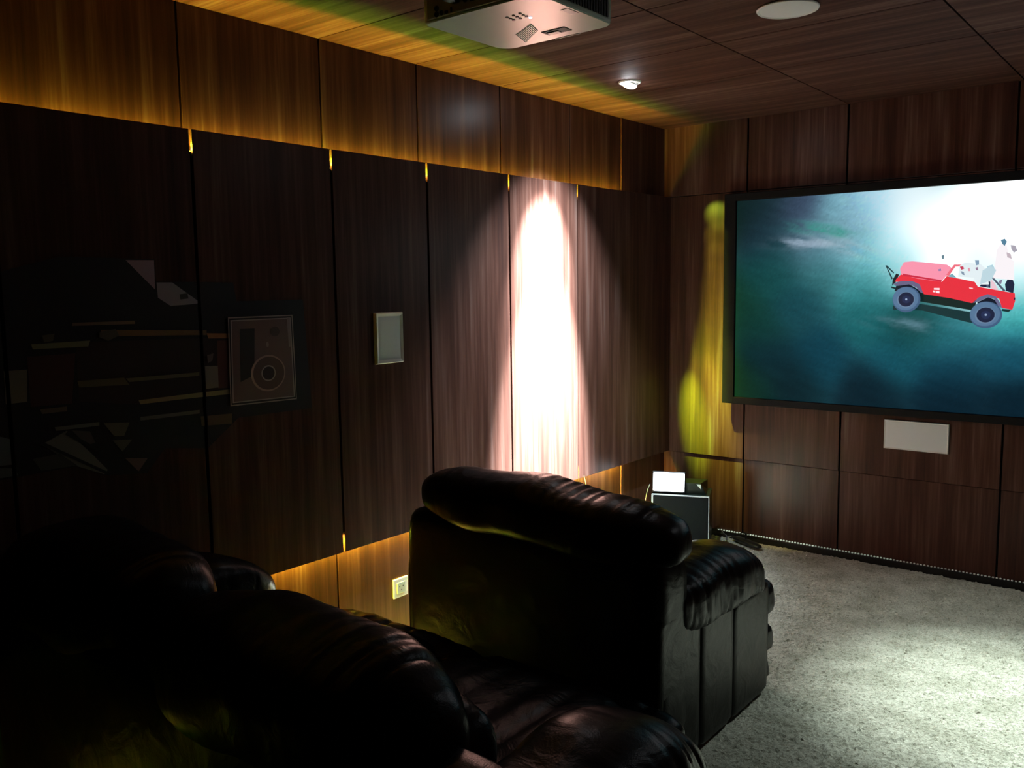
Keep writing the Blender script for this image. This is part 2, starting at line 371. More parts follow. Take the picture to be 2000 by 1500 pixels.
# ------------------------------------------------------------------ projection screen
scr = thing('projection_screen', (1.5, 0, 1.455), 'wide wall-mounted projection screen in a black frame showing a red off-road car', 'screen')
sx0, sx1, sz0, sz1 = .435, 2.56, .840, 2.070
ix0, ix1, iz0, iz1 = .507, 2.488, .880, 2.027
bm = bmesh.new()
add_box(bm, sx0, ix0, -.075, -.050, sz0, sz1, bev=.003); add_box(bm, ix1, sx1, -.075, -.050, sz0, sz1, bev=.003)
add_box(bm, ix0 - .002, ix1 + .002, -.075, -.050, sz0, iz0, bev=.003); add_box(bm, ix0 - .002, ix1 + .002, -.075, -.050, iz1, sz1, bev=.003)
from_bm('frame', bm, BLKM, scr)
for x in (.75, 1.5, 2.3): box('wall_bracket', (x - .03, x + .03, -.051, -.012, .95, 1.95), METAL, scr)
BG = [(0.523, 2.005, 22, 48, 48), (0.532, 1.412, 25, 75, 60), (0.518, 0.925, 20, 75, 40), (0.696, 1.85, 35, 60, 75), (0.843, 1.956, 60, 75, 100), (0.992, 1.752, 110, 150, 170), (1.127, 1.911, 120, 170, 190), (1.259, 1.956, 170, 215, 235), (1.414, 1.946, 235, 250, 255), (1.518, 1.809, 290, 290, 290), (1.753, 1.873, 290, 290, 290), (1.952, 1.91, 290, 290, 290), (1.963, 1.665, 290, 290, 290), (1.37, 1.737, 200, 240, 250), (1.213, 1.716, 110, 190, 200), (0.995, 1.639, 50, 110, 115), (0.856, 1.413, 25, 75, 85), (0.711, 1.117, 15, 50, 60), (0.62, 0.932, 18, 55, 50), (1.008, 1.129, 15, 60, 75), (1.278, 1.36, 25, 95, 100), (1.273, 1.524, 60, 140, 145), (1.415, 1.146, 20, 80, 95), (1.66, 1.261, 40, 115, 125), (1.976, 1.369, 60, 170, 170), (1.97, 1.517, 200, 240, 245), (1.985, 1.169, 20, 75, 95), (1.995, 0.943, 8, 30, 42), (1.672, 0.945, 8, 30, 42), (1.29, 0.946, 10, 32, 42), (0.866, 0.976, 12, 38, 45), (1.666, 1.103, 15, 60, 78), (1.598, 1.625, 290, 290, 290), (0.702, 1.559, 25, 85, 85), (0.876, 1.784, 80, 105, 125), (0.663, 1.996, 28, 52, 60), (1.046, 1.833, 95, 150, 160), (1.13, 1.787, 150, 175, 195), (0.76, 1.703, 30, 85, 90), (1.4, 1.603, 160, 220, 225), (0.645, 1.293, 20, 70, 65), (1.768, 1.519, 250, 255, 255), (1.486, 1.309, 20, 70, 70)]
def screen_surface():
    nx, nz = 220, 128; pts = np.array([(b[0], b[1]) for b in BG + BGX]); cl = np.array([[((v / 255) / 12.92 if v <= 10 else ((v / 255 + .055) / 1.055) ** 2.4) for v in b[2:]] for b in BG + BGX])
    me = bpy.data.meshes.new('screen_surface'); V = []; F = []
    for i in range(nx + 1):
        for j in range(nz + 1): V.append((ix0 + (ix1 - ix0) * i / nx, -.055, iz0 + (iz1 - iz0) * j / nz))
    for i in range(nx):
        for j in range(nz): a = i * (nz + 1) + j; F.append((a, a + nz + 1, a + nz + 2, a + 1))
    me.from_pydata(V, [], F); me.update()
    A = np.array(V)[:, [0, 2]]; d = ((A[:, None, :] - pts[None]) ** 2).sum(-1)
    w = np.exp(-d / (2 * .085 ** 2)) + .0004 / (d + .05); w /= w.sum(1, keepdims=True); C = np.exp(w @ np.log(cl + .003)) - .003; C *= (.45 + .55 * np.clip((A[:, 0] - .5) / .55, 0, 1))[:, None]
    rng = np.random.default_rng(1)
    t = np.array([noise.fractal(Vector((v[0] * 7 + v[2] * 3, v[2] * 26 + v[0] * 6, 0)), 1, 2, 4) for v in V])
    # pale dry earth streak and green scrub on the slope
    def blob(x, z, rx, rz, ang=-.12):
        dx = A[:, 0] - x; dz = A[:, 1] - z; u = dx * math.cos(ang) + dz * math.sin(ang); v_ = -dx * math.sin(ang) + dz * math.cos(ang)
        return np.exp(-(u / rx) ** 2 - (v_ / rz) ** 2)
    s = np.clip(blob(.93, 1.775, .14, .028, -.02) * (1 + 1.6 * t), 0, 1)[:, None]; C = C * (1 - s) + s * np.array([.24, .33, .42])
    s = np.clip(blob(1.12, 1.75, .13, .035, -.3) * (1 + 2 * t) * .6, 0, 1)[:, None]; C = C * (1 - s) + s * np.array([.30, .42, .50])
    s = np.clip(blob(1.02, 1.835, .15, .03, -.15) * (.8 + 2 * t) * .8, 0, 1)[:, None]; C = C * (1 - s) + s * np.array([.03, .28, .22])
    s = np.clip(blob(1.45, 1.33, .16, .03, -.1) * (.6 + 2 * t) * .6, 0, 1)[:, None]; C = C * (1 - s) + s * np.array([.08, .18, .22])
    g = rng.normal(0, .05, (len(V), 1)); C = C * (1 + .13 * t[:, None] * (C < .5)) * (1 + g * (C < .6))
    # green light of the wall wash, painted into the picture's left edge
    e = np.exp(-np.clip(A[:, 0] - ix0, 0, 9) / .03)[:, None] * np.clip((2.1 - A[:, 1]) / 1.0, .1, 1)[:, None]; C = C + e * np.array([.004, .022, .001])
    C = np.clip(C, 0, None)
    at = me.color_attributes.new('picture', 'FLOAT_COLOR', 'POINT'); at.data.foreach_set('color', np.concatenate([C, np.ones((len(V), 1))], 1).astype(np.float32).ravel())
    m, N, L, P = new_mat('projected_picture'); P.inputs['Base Color'].default_value = (.003, .003, .003, 1); P.inputs['Roughness'].default_value = 1; P.inputs['Specular IOR Level'].default_value = 0
    a = N.new('ShaderNodeVertexColor'); a.layer_name = 'picture'; L.new(a.outputs['Color'], P.inputs['Emission Color']); P.inputs['Emission Strength'].default_value = 1
    me.materials.append(m); o = bpy.data.objects.new('screen_surface', me); col.objects.link(o); o.parent = scr
    return o
BGX = [(2.2, 2.0, 280, 280, 280), (2.4, 1.9, 230, 245, 255), (2.2, 1.6, 250, 265, 265), (2.4, 1.5, 120, 200, 210), (2.2, 1.3, 50, 130, 140), (2.4, 1.1, 20, 70, 80), (2.2, .95, 8, 30, 42), (2.42, .9, 8, 26, 36)]
surf = screen_surface()
JEEP = {
'shadow':[(1.3906, 1.4242), (1.5277, 1.4331), (1.7635, 1.3928), (1.7843, 1.3357), (1.7468, 1.3433), (1.5368, 1.3994), (1.3913, 1.4027)],
'body':[(1.426, 1.5866), (1.5071, 1.564), (1.6251, 1.5456), (1.647, 1.5742), (1.7759, 1.5436), (1.7916, 1.5191), (1.9546, 1.4858), (1.9579, 1.45), (1.9475, 1.4062), (1.9029, 1.414), (1.8885, 1.4581), (1.8444, 1.4783), (1.7939, 1.4622), (1.7691, 1.4378), (1.6666, 1.4625), (1.5417, 1.4837), (1.5245, 1.5217), (1.4758, 1.5476), (1.3988, 1.5486), (1.4024, 1.5614)],
'hood':[(1.4401, 1.6499), (1.4801, 1.653), (1.6448, 1.632), (1.6683, 1.615), (1.6469, 1.5784), (1.6213, 1.5457), (1.5071, 1.564), (1.426, 1.5866), (1.421, 1.6164)],
'frame':[(1.643, 1.5784), (1.679, 1.6311), (1.7242, 1.63), (1.7245, 1.6218), (1.6851, 1.6207), (1.6566, 1.5741)],
'fendF':[(1.3909, 1.5402), (1.4272, 1.5525), (1.4836, 1.5517), (1.5201, 1.5344), (1.5396, 1.4879), (1.5256, 1.4922), (1.5048, 1.5177), (1.4682, 1.535), (1.3995, 1.5272)],
'fendR':[(1.7798, 1.446), (1.7974, 1.4663), (1.8369, 1.4824), (1.8736, 1.4701), (1.8966, 1.434), (1.9029, 1.414), (1.8864, 1.4219), (1.8669, 1.4581), (1.8376, 1.4662), (1.7983, 1.446), (1.7728, 1.4378)],
'wellF':[(1.4036, 1.5272), (1.4682, 1.535), (1.505, 1.5135), (1.526, 1.4796), (1.5188, 1.4585), (1.3962, 1.5015)],
'wellR':[(1.7911, 1.4419), (1.8376, 1.4662), (1.8707, 1.4541), (1.89, 1.4219), (1.7958, 1.4175)],
'under':[(1.5262, 1.4754), (1.7692, 1.4337), (1.7633, 1.3969), (1.5271, 1.45)],
'winch':[(1.3831, 1.5274), (1.386, 1.5616), (1.4014, 1.5913), (1.4159, 1.5868), (1.4029, 1.5486), (1.391, 1.5359)],
'bumper':[(1.379, 1.5253), (1.4163, 1.5142), (1.4145, 1.5057), (1.3793, 1.5167)],
'roll':[(1.8289, 1.5872), (1.8398, 1.587), (1.9152, 1.498), (1.9047, 1.496)],
'roll2':[(1.8253, 1.5872), (1.8326, 1.5871), (1.8391, 1.5186), (1.83, 1.5187)],
'seat1':[(1.7989, 1.521), (1.8192, 1.5592), (1.8453, 1.5427), (1.8466, 1.5125)],
'spare':[(1.9103, 1.5299), (1.9199, 1.5536), (1.9409, 1.5573), (1.9509, 1.5294), (1.9476, 1.4858), (1.9152, 1.498)],
'p1':[(1.8833, 1.745), (1.9008, 1.7501), (1.9102, 1.7359), (1.9022, 1.7165), (1.8912, 1.7248)],
'p2':[(1.9268, 1.7195), (1.948, 1.7148), (1.956, 1.6909), (1.9424, 1.6816), (1.9311, 1.6997)],
'p3':[(1.7733, 1.6509), (1.7917, 1.6504), (1.7926, 1.6282), (1.7799, 1.6245)],
'p4':[(1.7058, 1.6202), (1.7207, 1.6219), (1.7268, 1.6095), (1.714, 1.6037)],
'p5':[(1.8276, 1.6193), (1.8526, 1.6267), (1.8683, 1.5944), (1.847, 1.5868), (1.8322, 1.5951)],
'p6':[(1.8544, 1.5827), (1.8818, 1.614), (1.8926, 1.6098), (1.869, 1.5784)],
'p7':[(1.9107, 1.6846), (1.9287, 1.6761), (1.935, 1.6523), (1.9152, 1.6607)],
'p8':[(1.6201, 1.678), (1.6315, 1.6817), (1.6303, 1.6612), (1.6226, 1.6614)],
'mirror':[(1.6054, 1.6081), (1.6188, 1.612), (1.6211, 1.6016), (1.6096, 1.5998)],
'int1':[(1.6583, 1.5782), (1.6732, 1.5861), (1.6929, 1.5652), (1.6586, 1.5699)],
'int2':[(1.7105, 1.5977), (1.7256, 1.5933), (1.73, 1.5769), (1.7186, 1.5812)],
'int3':[(1.7434, 1.6132), (1.7509, 1.6131), (1.7552, 1.5967), (1.746, 1.5969)],
'int4':[(1.7767, 1.6125), (1.7876, 1.6163), (1.7901, 1.6), (1.7828, 1.6002)],
'legs':[(1.8446, 1.5588), (1.8635, 1.5384), (1.883, 1.5022), (1.8504, 1.5064)],
'legs2':[(1.8811, 1.5462), (1.8986, 1.5539), (1.8925, 1.5301), (1.8852, 1.5342)],
'bar1':[(1.3465, 1.6353), (1.3548, 1.6351), (1.391, 1.5979), (1.3891, 1.5915), (1.3509, 1.6287)],
'bar2':[(1.3465, 1.6353), (1.3529, 1.6308), (1.3859, 1.5659), (1.3799, 1.5617)],
'dec':[(1.5895, 1.5148), (1.6166, 1.5146), (1.617, 1.5042), (1.5898, 1.5065)],
'dec2':[(1.5861, 1.5023), (1.5978, 1.5002), (1.5981, 1.4918), (1.5864, 1.494)],
'dec3':[(1.5998, 1.5001), (1.6173, 1.4979), (1.6177, 1.4875), (1.6021, 1.4897)],
'light':[(1.7529, 1.5174), (1.7716, 1.5132), (1.77, 1.5071), (1.7551, 1.5093)],
'tail':[(1.9537, 1.4659), (1.9591, 1.4639), (1.9578, 1.452), (1.9525, 1.454)],
'stripe':[(1.434, 1.5907), (1.6248, 1.5539), (1.6213, 1.5457), (1.4384, 1.58)],
'rear':[(1.903, 1.41), (1.944, 1.4062), (1.9304, 1.3941), (1.9017, 1.3999)],
'wF':[(1.4588, 1.4564), (1.3895, 1.4565), (1.5269, 1.4564), (1.4565, 1.5245), (1.461, 1.3924)],
'wR':[(1.834, 1.3791), (1.7603, 1.3784), (1.9043, 1.3799), (1.8312, 1.446), (1.8367, 1.3142)],
}
def flat_xz(name, layers, y0, parent):
    V = []; F = []; mats = []; mi = []; names = {}
    for k, (pts, c, s) in enumerate(layers):
        y = y0 - .00025 * (k + 1); o = len(V)
        V += [(x, y, z) for x, z in pts]; F.append(tuple(range(o, o + len(pts))))
        if (c, s) not in names:
            names[(c, s)] = len(mats); mats.append(emit('picture_tone', c, s))
        mi.append(names[(c, s)])
    me = bpy.data.meshes.new(name); me.from_pydata(V, [], F)
    for m in mats: me.materials.append(m)
    for p, i in zip(me.polygons, mi): p.material_index = i
    bm = bmesh.new(); bm.from_mesh(me); bmesh.ops.triangulate(bm, faces=bm.faces[:]); bm.to_mesh(me); bm.free()
    o = bpy.data.objects.new(name, me); col.objects.link(o); o.parent = parent; return o
def ell(cx, cz, rx, rz, n=40): return [(cx + rx * math.cos(2 * PI * i / n), cz + rz * math.sin(2 * PI * i / n)) for i in range(n)]
J = JEEP
lay = [(J['shadow'], (8, 48, 52), 1), ([(1.50, 1.51), (1.79, 1.47), (1.78, 1.40), (1.50, 1.45)], (6, 34, 32), 1), (J['wellF'], (16, 24, 40), 1), (J['wellR'], (16, 24, 40), 1),
       (J['bumper'], (14, 40, 42), 1), (J['winch'], (14, 24, 30), 1), (J['bar1'], (20, 60, 66), 1), (J['bar2'], (20, 50, 56), 1), (J['rear'], (14, 50, 50), 1),
       (J['seat1'], (24, 34, 66), 1), (J['legs'], (236, 200, 212), 1), (J['legs2'], (128, 120, 150), 1), (J['spare'], (24, 34, 60), 1), (J['p5'], (176, 210, 222), 1), (J['p6'], (232, 150, 165), 1),
       (J['roll'], (76, 88, 110), 1), (J['roll2'], (90, 100, 124), 1),
       (J['body'], (232, 46, 62), 1), (J['hood'], (250, 150, 175), 1), (J['stripe'], (206, 40, 66), 1), (J['frame'], (240, 110, 128), 1), (J['fendF'], (104, 98, 132), 1), (J['fendR'], (104, 104, 140), 1),
       ([(1.858, 1.56), (1.868, 1.70), (1.885, 1.725), (1.91, 1.72), (1.925, 1.66), (1.945, 1.64), (1.95, 1.55)], (250, 244, 248), 1), ([(1.70, 1.57), (1.705, 1.625), (1.73, 1.64), (1.80, 1.63), (1.83, 1.60), (1.84, 1.53), (1.79, 1.53), (1.77, 1.565)], (228, 240, 244), 1), ([(1.80, 1.53), (1.81, 1.60), (1.845, 1.62), (1.87, 1.60), (1.85, 1.55)], (190, 216, 226), 1),
       (J['p1'], (86, 130, 156), 1), (J['p2'], (170, 165, 178), 1), (J['p3'], (130, 160, 185), 1), (J['p4'], (200, 60, 90), 1), (J['p7'], (196, 180, 190), 1), (J['p8'], (100, 130, 144), 1),
       (J['mirror'], (140, 120, 170), 1), (J['int1'], (120, 170, 186), 1), (J['int2'], (130, 150, 172), 1), (J['int3'], (224, 150, 168), 1), (J['int4'], (150, 120, 150), 1),
       (J['dec'], (255, 235, 240), 1), (J['dec2'], (255, 235, 240), 1), (J['dec3'], (255, 235, 240), 1), (J['light'], (255, 200, 205), 1), (J['tail'], (60, 20, 50), 1)]
for (cx_, cz_, rx, rz) in ((1.459, 1.4568, .0687, .0662), (1.834, 1.3799, .0722, .0662)):
    lay += [(ell(cx_, cz_, rx, rz), (62, 92, 128), 1), (ell(cx_ - .004, cz_ + .004, rx * .92, rz * .9), (84, 116, 150), 1), (ell(cx_ - .002, cz_ - .002, rx * .64, rz * .62), (104, 130, 160), 1),
            (ell(cx_ - .001, cz_, rx * .56, rz * .56), (20, 30, 60), 1), (ell(cx_, cz_, rx * .3, rz * .3), (30, 44, 80), 1), (ell(cx_, cz_, rx * .08, rz * .08, 12), (150, 170, 200), 1)]
flat_xz('car_picture', lay, -.0550, surf)
settle(scr)

# ------------------------------------------------------------------ built-in speakers, socket
def framed_speaker(name, loc, w, h, axis, label, cat='speaker', depth=.012, fr=.012, bevel=True):
    """flush speaker: bevelled rim with a perforated grille; axis 'x' on the left wall, 'y' on the screen wall"""
    t = thing(name, loc, label, cat)
    def ring(o0, d0, o1, d1):
        V = []
        for o_, d_ in ((o0, d0), (o1, d1)):
            for sx, sz in ((-1, -1), (1, -1), (1, 1), (-1, 1)):
                u, v = sx * (w / 2 - o_), sz * (h / 2 - o_)
                V.append((d_, u, v) if axis == 'x' else (u, -d_, v))
        return V
    V = ring(0, 0, 0, depth * .5) + ring(fr * .25, depth, fr, depth * .72); F = []
    for b in range(3):
        for k in range(4): F.append((b * 4 + k, b * 4 + (k + 1) % 4, b * 4 + 4 + (k + 1) % 4, b * 4 + 4 + k))
    mesh_obj('rim', V, F, WHITEP, t)
    V = []
    nu, nv = 24, 40
    for i in range(nu + 1):
        for j in range(nv + 1):
            a, b = i / nu * 2 - 1, j / nv * 2 - 1
            u, v = a * (w / 2 - fr), b * (h / 2 - fr); d_ = depth * .70 + .002 * (1 - a ** 6) * (1 - b ** 6)
            V.append((d_, u, v) if axis == 'x' else (u, -d_, v))
    F = [(i * (nv + 1) + j, (i + 1) * (nv + 1) + j, (i + 1) * (nv + 1) + j + 1, i * (nv + 1) + j + 1) for i in range(nu) for j in range(nv)]
    mesh_obj('grille', V, F, GRILL, t, True)
    return t
framed_speaker('wall_speaker', (PF, -2.419, 1.346), .156, .212, 'x', 'white rectangular in-wall speaker on the raised panels of the left wall', fr=.017, depth=.016)
framed_speaker('center_speaker', (1.518, -.012, .732), .322, .158, 'y', 'wide white flush speaker in the wall below the screen', fr=.008, depth=.012)
t = thing('ceiling_speaker', (1.508, -1.858, H), 'round white flush speaker in the wooden ceiling', 'speaker')
revolve('rim', [(.101, 0), (.106, -.003), (.104, -.008), (.098, -.009), (.096, -.006)], (0, 0, 0), WHITEP, t)
revolve('grille', [(.097, -.006), (.08, -.008), (.04, -.009), (.0001, -.009)], (0, 0, 0), GRILL, t)
t = thing('wall_socket', (0, -2.345, .245), 'square white wall socket low on the lit left wall behind the armchair', 'socket')
box('face_plate', (0, .008, -.043, .043, -.043, .043), WHITEP, t, bev=.003)
bm = bmesh.new(); add_box(bm, .0075, .0105, -.024, .024, -.024, .024, bev=.001); from_bm('insert', bm, mat('pale_insert', (190, 205, 190), .5), t)
bm = bmesh.new()
for a, b in ((-.010, .006), (.010, .006), (0, -.010)): add_cyl(bm, (.0100, a, b), (.0110, a, b), .0028, n=12)
from_bm('hole', bm, BLKP, t)

# ------------------------------------------------------------------ downlights
def downlight(loc, tilt, label):
    t = thing('downlight', loc, label, 'ceiling light', 'recessed downlights')
    revolve('trim_ring', [(.036, .004), (.038, -.004), (.042, -.008), (.052, -.006), (.054, 0)], (0, 0, 0), WHITEP, t)
    rot = Matrix.Rotation(tilt, 3, 'Y')
    b = revolve('lamp_barrel', [(.030, .006), (.038, .002), (.0385, -.004), (.036, -.004)], (0, 0, 0), WHITEP, t)
    l = revolve('lens', [(.0001, -.030), (.016, -.029), (.029, -.024), (.037, -.014), (.038, -.003)], (0, 0, 0), emit('lens_glow', (.92, .95, 1.0), 90), t)
    for o in (b, l): o.rotation_euler = (0, tilt, 0)
downlight((.511, -1.262, H), math.radians(24), 'small glowing recessed downlight tilted to the left wall')
downlight((2.47, -1.26, H), math.radians(-4), 'glowing recessed downlight over the open carpet on the right')

# ------------------------------------------------------------------ projector
pj = thing('projector', (1.335, -3.145, 2.2), 'white ceiling-hung video projector with cable sockets on its back', 'projector')
px0, px1, py0, py1, pz0, pz1 = 1.155, 1.515, -3.31, -2.985, 2.2, 2.315
bm = bmesh.new()
n = 24; pts = []
for (cx_, cy_, a0, r_) in ((px1 - .02, py0 + .02, -90, .02), (px1 - .03, py1 - .03, 0, .03), (px0 + .045, py1 - .045, 90, .045), (px0 + .02, py0 + .02, 180, .02)):
    for k in range(9):
        a = math.radians(a0 + 90 * k / 8); pts.append((cx_ + r_ * math.cos(a), cy_ + r_ * math.sin(a)))
V = []; F = []
ctr = (1.335, -3.147)
prof = [(.93, 0.0), (.975, .0025), (.995, .009), (1, .018), (1, .10), (.985, .112), (.95, .1155)]
for s, h in prof:
    for x, y in pts: V.append((ctr[0] + (x - ctr[0]) * (1 - (1 - s) * .35), ctr[1] + (y - ctr[1]) * (1 - (1 - s) * .35), pz0 + h))
m_ = len(pts)
for i in range(len(prof) - 1):
    for k in range(m_): F.append((i * m_ + k, i * m_ + (k + 1) % m_, (i + 1) * m_ + (k + 1) % m_, (i + 1) * m_ + k))
F.append(tuple(range(m_))[::-1]); F.append(tuple(range((len(prof) - 1) * m_, len(prof) * m_)))
hs = mesh_obj('housing', V, F, mat('glossy_white_housing', (204, 226, 208), .25, spec=.5), pj)
GREYP = mat('pale_grey_plastic', (225, 230, 224), .35); DARKG = mat('dark_slot', (40, 42, 42), .6)
box('port_panel', (px0 + .02, px1 - .07, py0 - .0035, py0 + .004, 2.206, 2.300), GREYP, pj, bev=.003)
for (x, z, r_) in ((1.2114, 2.2266, .0052), (1.211, 2.2128, .0052), (1.2275, 2.2135, .0045), (1.305, 2.230, .006)):
    o = revolve('port', [(r_ + .0016, .0), (r_ + .0012, -.0025), (r_, -.0025), (r_ * .96, -.0008), (.0001, -.0008)], (x, py0 - .0035, z), BLKP, pj, axis='y', n=20)
for (x, z, w_, h_) in ((1.2430, 2.2125, .008, .008), (1.2590, 2.2150, .004, .012), (1.33, 2.225, .016, .008), (1.36, 2.250, .016, .006), (1.40, 2.25, .012, .009)):
    box('port', (x - w_ / 2 * 1.4, x + w_ / 2 * 1.4, py0 - .005, py0 - .003, z - h_ / 2, z + h_ / 2), BLKP, pj, bev=.001)
for (x, z) in ((1.2760, 2.2330), (1.3060, 2.2520)):
    bm = bmesh.new(); add_box(bm, x - .012, x + .012, py0 - .040, py0 - .004, z - .008, z + .008, bev=.003); from_bm('cable_plug', bm, BLKP, pj)
tube('cable', [(1.276, -3.345, 2.233), (1.27, -3.40, 2.245), (1.26, -3.41, 2.31), (1.30, -3.34, 2.40), (1.33, -3.20, 2.49)], .0045, BLKP, pj)
tube('cable', [(1.306, -3.345, 2.252), (1.315, -3.39, 2.27), (1.32, -3.38, 2.33), (1.335, -3.28, 2.42), (1.345, -3.18, 2.49)], .0045, BLKP, pj)
bm = bmesh.new()
for i in range(22): add_box(bm, px1 - .001, px1 + .0022, py0 + .035 + i * .0118, py0 + .041 + i * .0118, 2.212, 2.298)
from_bm('vent_grille', bm, mat('dark_vent', (58, 60, 56), .5), pj)
bm = bmesh.new()
for i in range(12):
    t_ = i / 11; x = 1.280 + t_ * .082; y = -3.090 - t_ * .046; Ls = .080 - .022 * t_
    add_box(bm, -.0014, .0014, 0, Ls, -.0022, .001, bev=.0006, seg=1, mtx=Matrix.Translation((x, y, pz0)) @ Matrix.Rotation(math.radians(20), 4, 'Z'))
from_bm('underside_vent', bm, mat('vent_slat', (232, 236, 228), .25), pj)
for (x, y) in [(1.3529, -3.2167), (1.3529, -3.2036), (1.3738, -3.2177), (1.3523, -3.1909), (1.3737, -3.2038), (1.3957, -3.2197), (1.3717, -3.1892), (1.3933, -3.2047), (1.3929, -3.1922)]:
    cyl('button', (x, y, pz0 - .0018), (x, y, pz0 + .001), .0042, mat('button_grey', (110, 108, 104), .4) if 'BTN' not in globals() else BTN, pj, n=16)
cyl('indicator_light', (1.3950, -3.1785, pz0 - .0015), (1.3950, -3.1785, pz0 + .001), .0042, emit('indicator_glow', (.75, .78, 1.0), 3.0), pj, n=16)
bm = bmesh.new(); add_box(bm, 1.340, 1.412, -3.062, -3.028, pz0 - .0015, pz0 + .001); from_bm('lens_shift_slot', bm, DARKG, pj)
box('slider', (1.350, 1.385, -3.052, -3.036, pz0 - .004, pz0), GREYP, pj, bev=.0012)
box('hatch_line', (1.331, 1.412, -2.9895, -2.9865, pz0 - .0012, pz0 + .0006), GREYP, pj)
box('rating_label', (1.484, 1.505, -3.178, -3.134, pz0 - .001, pz0 + .0005), mat('white_label', (236, 240, 236), .3), pj)
revolve('lens_barrel', [(.040, -.002), (.040, .010), (.034, .012), (.030, .004), (.0001, .002)], (1.42, py1, 2.258), BLKP, pj, axis='y', n=32)
cyl('ceiling_pole', (1.335, -3.147, 2.32), (1.335, -3.147, H), .018, WHITEP, pj, smooth=True)
box('mount_plate', (1.255, 1.415, -3.227, -3.067, 2.3155, 2.325), WHITEP, pj, bev=.002)
cyl('ceiling_flange', (1.335, -3.147, H - .01), (1.335, -3.147, H), .05, WHITEP, pj)
settle(pj)

# ------------------------------------------------------------------ leather seating
def seating(name, x0, x1, yb, yf, ncush, label, cat, seed, top=.93, shell=.72, pil=None, arm_far=None):
    xc = (x0 + x1) / 2; root = thing(name, (xc, (yb + yf) / 2, 0), label, cat)
    w = x1 - x0; aw = .29
    # base and side panels
    puff('base', (xc, (yb + yf) / 2 + .01, .225), (w / 2 - .03, (yf - yb) / 2 - .06, .205), LEA, root, k=16, res=.04)
    for s in (0, 1):
        xa = x1 - .025 if s else x0 + .034; L_ = (yf if arm_far is None else arm_far[s] - .04) - yb
        hts = (.55, .52, .45) if arm_far is None else (.55, .54, .50); geos = []; cuts = [0, .33, .62, 1.0]
        for a, b, ht in zip(cuts[:-1], cuts[1:], hts):
            ya, yb_ = yb + .012 + a * (L_ - .012), yb + b * L_ - (.02 if b == 1 else 0)
            geos.append(puff_geo((xa, (ya + yb_) / 2, .02 + ht / 2 - .01), (.025, (yb_ - ya) / 2 + .001, ht / 2 - .01), k=14, res=.03))
        V, F = join(*geos); mesh_obj('side_panel', V, F, LEAP, root, True)
    # back shell
    def shell_fn(q, nn, p):
        q = q.copy(); q += nn * noise.noise(q * 5 + Vector((seed, 0, 0))) * .006
        return q
    puff('back_shell', (xc, yb + .11, shell / 2 + .01), (w / 2, .11, shell / 2 - .01), LEA, root, k=11, res=.035, fn=shell_fn)
    for s in (0, 1, 2):
        pass
    # arm pads: long, drooping outward, gathered at the outer seam
    for s in (-1, 1):
        xa = (x1 - aw / 2 + .03) if s > 0 else (x0 + aw / 2 - .03)
        far = yf + .02 if arm_far is None else arm_far[(s + 1) // 2]; ylen = far - yb - .09
        yc = yb + .09 + ylen / 2
        def fn(q, nn, p, s=s, ylen=ylen):
            side = max(0, p.x * s)
            q = pleats(1, 22, .009, seed + s * 3, shear=.5 * s, mask=lambda p: .12 + .88 * (.25 + .75 * side) * (1 - abs(p.z) ** 4) if True else 1)(q, nn, p)
            q = q.copy()
            q.z += -(.030 if arm_far is None else .060) * max(0, p.x * s) ** 1.5 * (1 if p.z < 0 else .55)            # droop on the outer side
            t = p.y; q.z += -.085 * max(0, t) ** 2.2 - .02 * t; 
            q.z += .012 * math.sin(t * 2.2)
            return q
        az, ah, dro = (.538, .095, .026) if arm_far is None else (.605, .105, .060)
        puff('armrest', (xa, yc, az), (aw / 2, ylen / 2, ah), LEA, root, k=3.2, res=.011, fn=fn)
    # seat and back cushions
    n_ = ncush; iw = (w - 2 * aw + .06) / n_
    for i in range(n_):
        xa = x0 + aw - .03 + iw * (i + .5)
        puff('seat_cushion', (xa, (yb + yf) / 2 + .10, .425), (iw / 2, (yf - yb) / 2 - .12, .09), LEA, root, k=4.5, res=.018, fn=pleats(0, 9, .006, seed + i, .4))
        puff('back_cushion', (xa, yb + .26, .60), (iw / 2, .10, .17), LEA, root, k=4, res=.018, fn=pleats(0, 12, .008, seed + 4 + i, .4))
        # footrest: stacked puffs in front
        gs = []
        fw = iw / 2 + (.25 if n_ == 1 else .02)
        for zc, hz, hy, yy in ((.355, .085, .075, yf + .035), (.20, .075, .062, yf + .02), (.085, .06, .05, yf + .0)):
            gs.append(puff_geo((xa, yy, zc), (fw, hy, hz), k=5, res=.016, fn=pleats(0, 15, .006, seed + zc * 9 + i, .4)))
        V, F = join(*gs); mesh_obj('footrest', V, F, LEA, root, True)
    # head cushions
    for (a, b, yc, hy, z0, z1, k, drop) in pil:
        def fn(q, nn, p, a=a, b=b, drop=drop):
            q = pleats(0, 22, .006, seed + a * 7, shear=.9, mask=lambda p: .15 + .85 * min(1, max(0, .25 + p.z * .9)) * min(1, max(.15, .4 + p.x)), soft=.005)(q, nn, p)
            q = q.copy(); q.z += drop * p.x - .022 * abs(p.x) ** 4 + .006 * math.sin(p.x * 7 + seed)
            q.z += -.02 * max(0, -p.y) 
            return q
        puff('head_cushion', ((a + b) / 2, yc, (z0 + z1) / 2), ((b - a) / 2, hy, (z1 - z0) / 2), LEA, root, k=k, res=.012, fn=fn)
    settle(root)
    return root
seating('armchair', .396, 1.485, -2.70, -1.84, 1, 'black leather recliner armchair facing the screen', 'armchair', 2.0, shell=.745,
        pil=[(.50, 1.555, -2.65, .125, .722, .913, 3.2, -.018)])
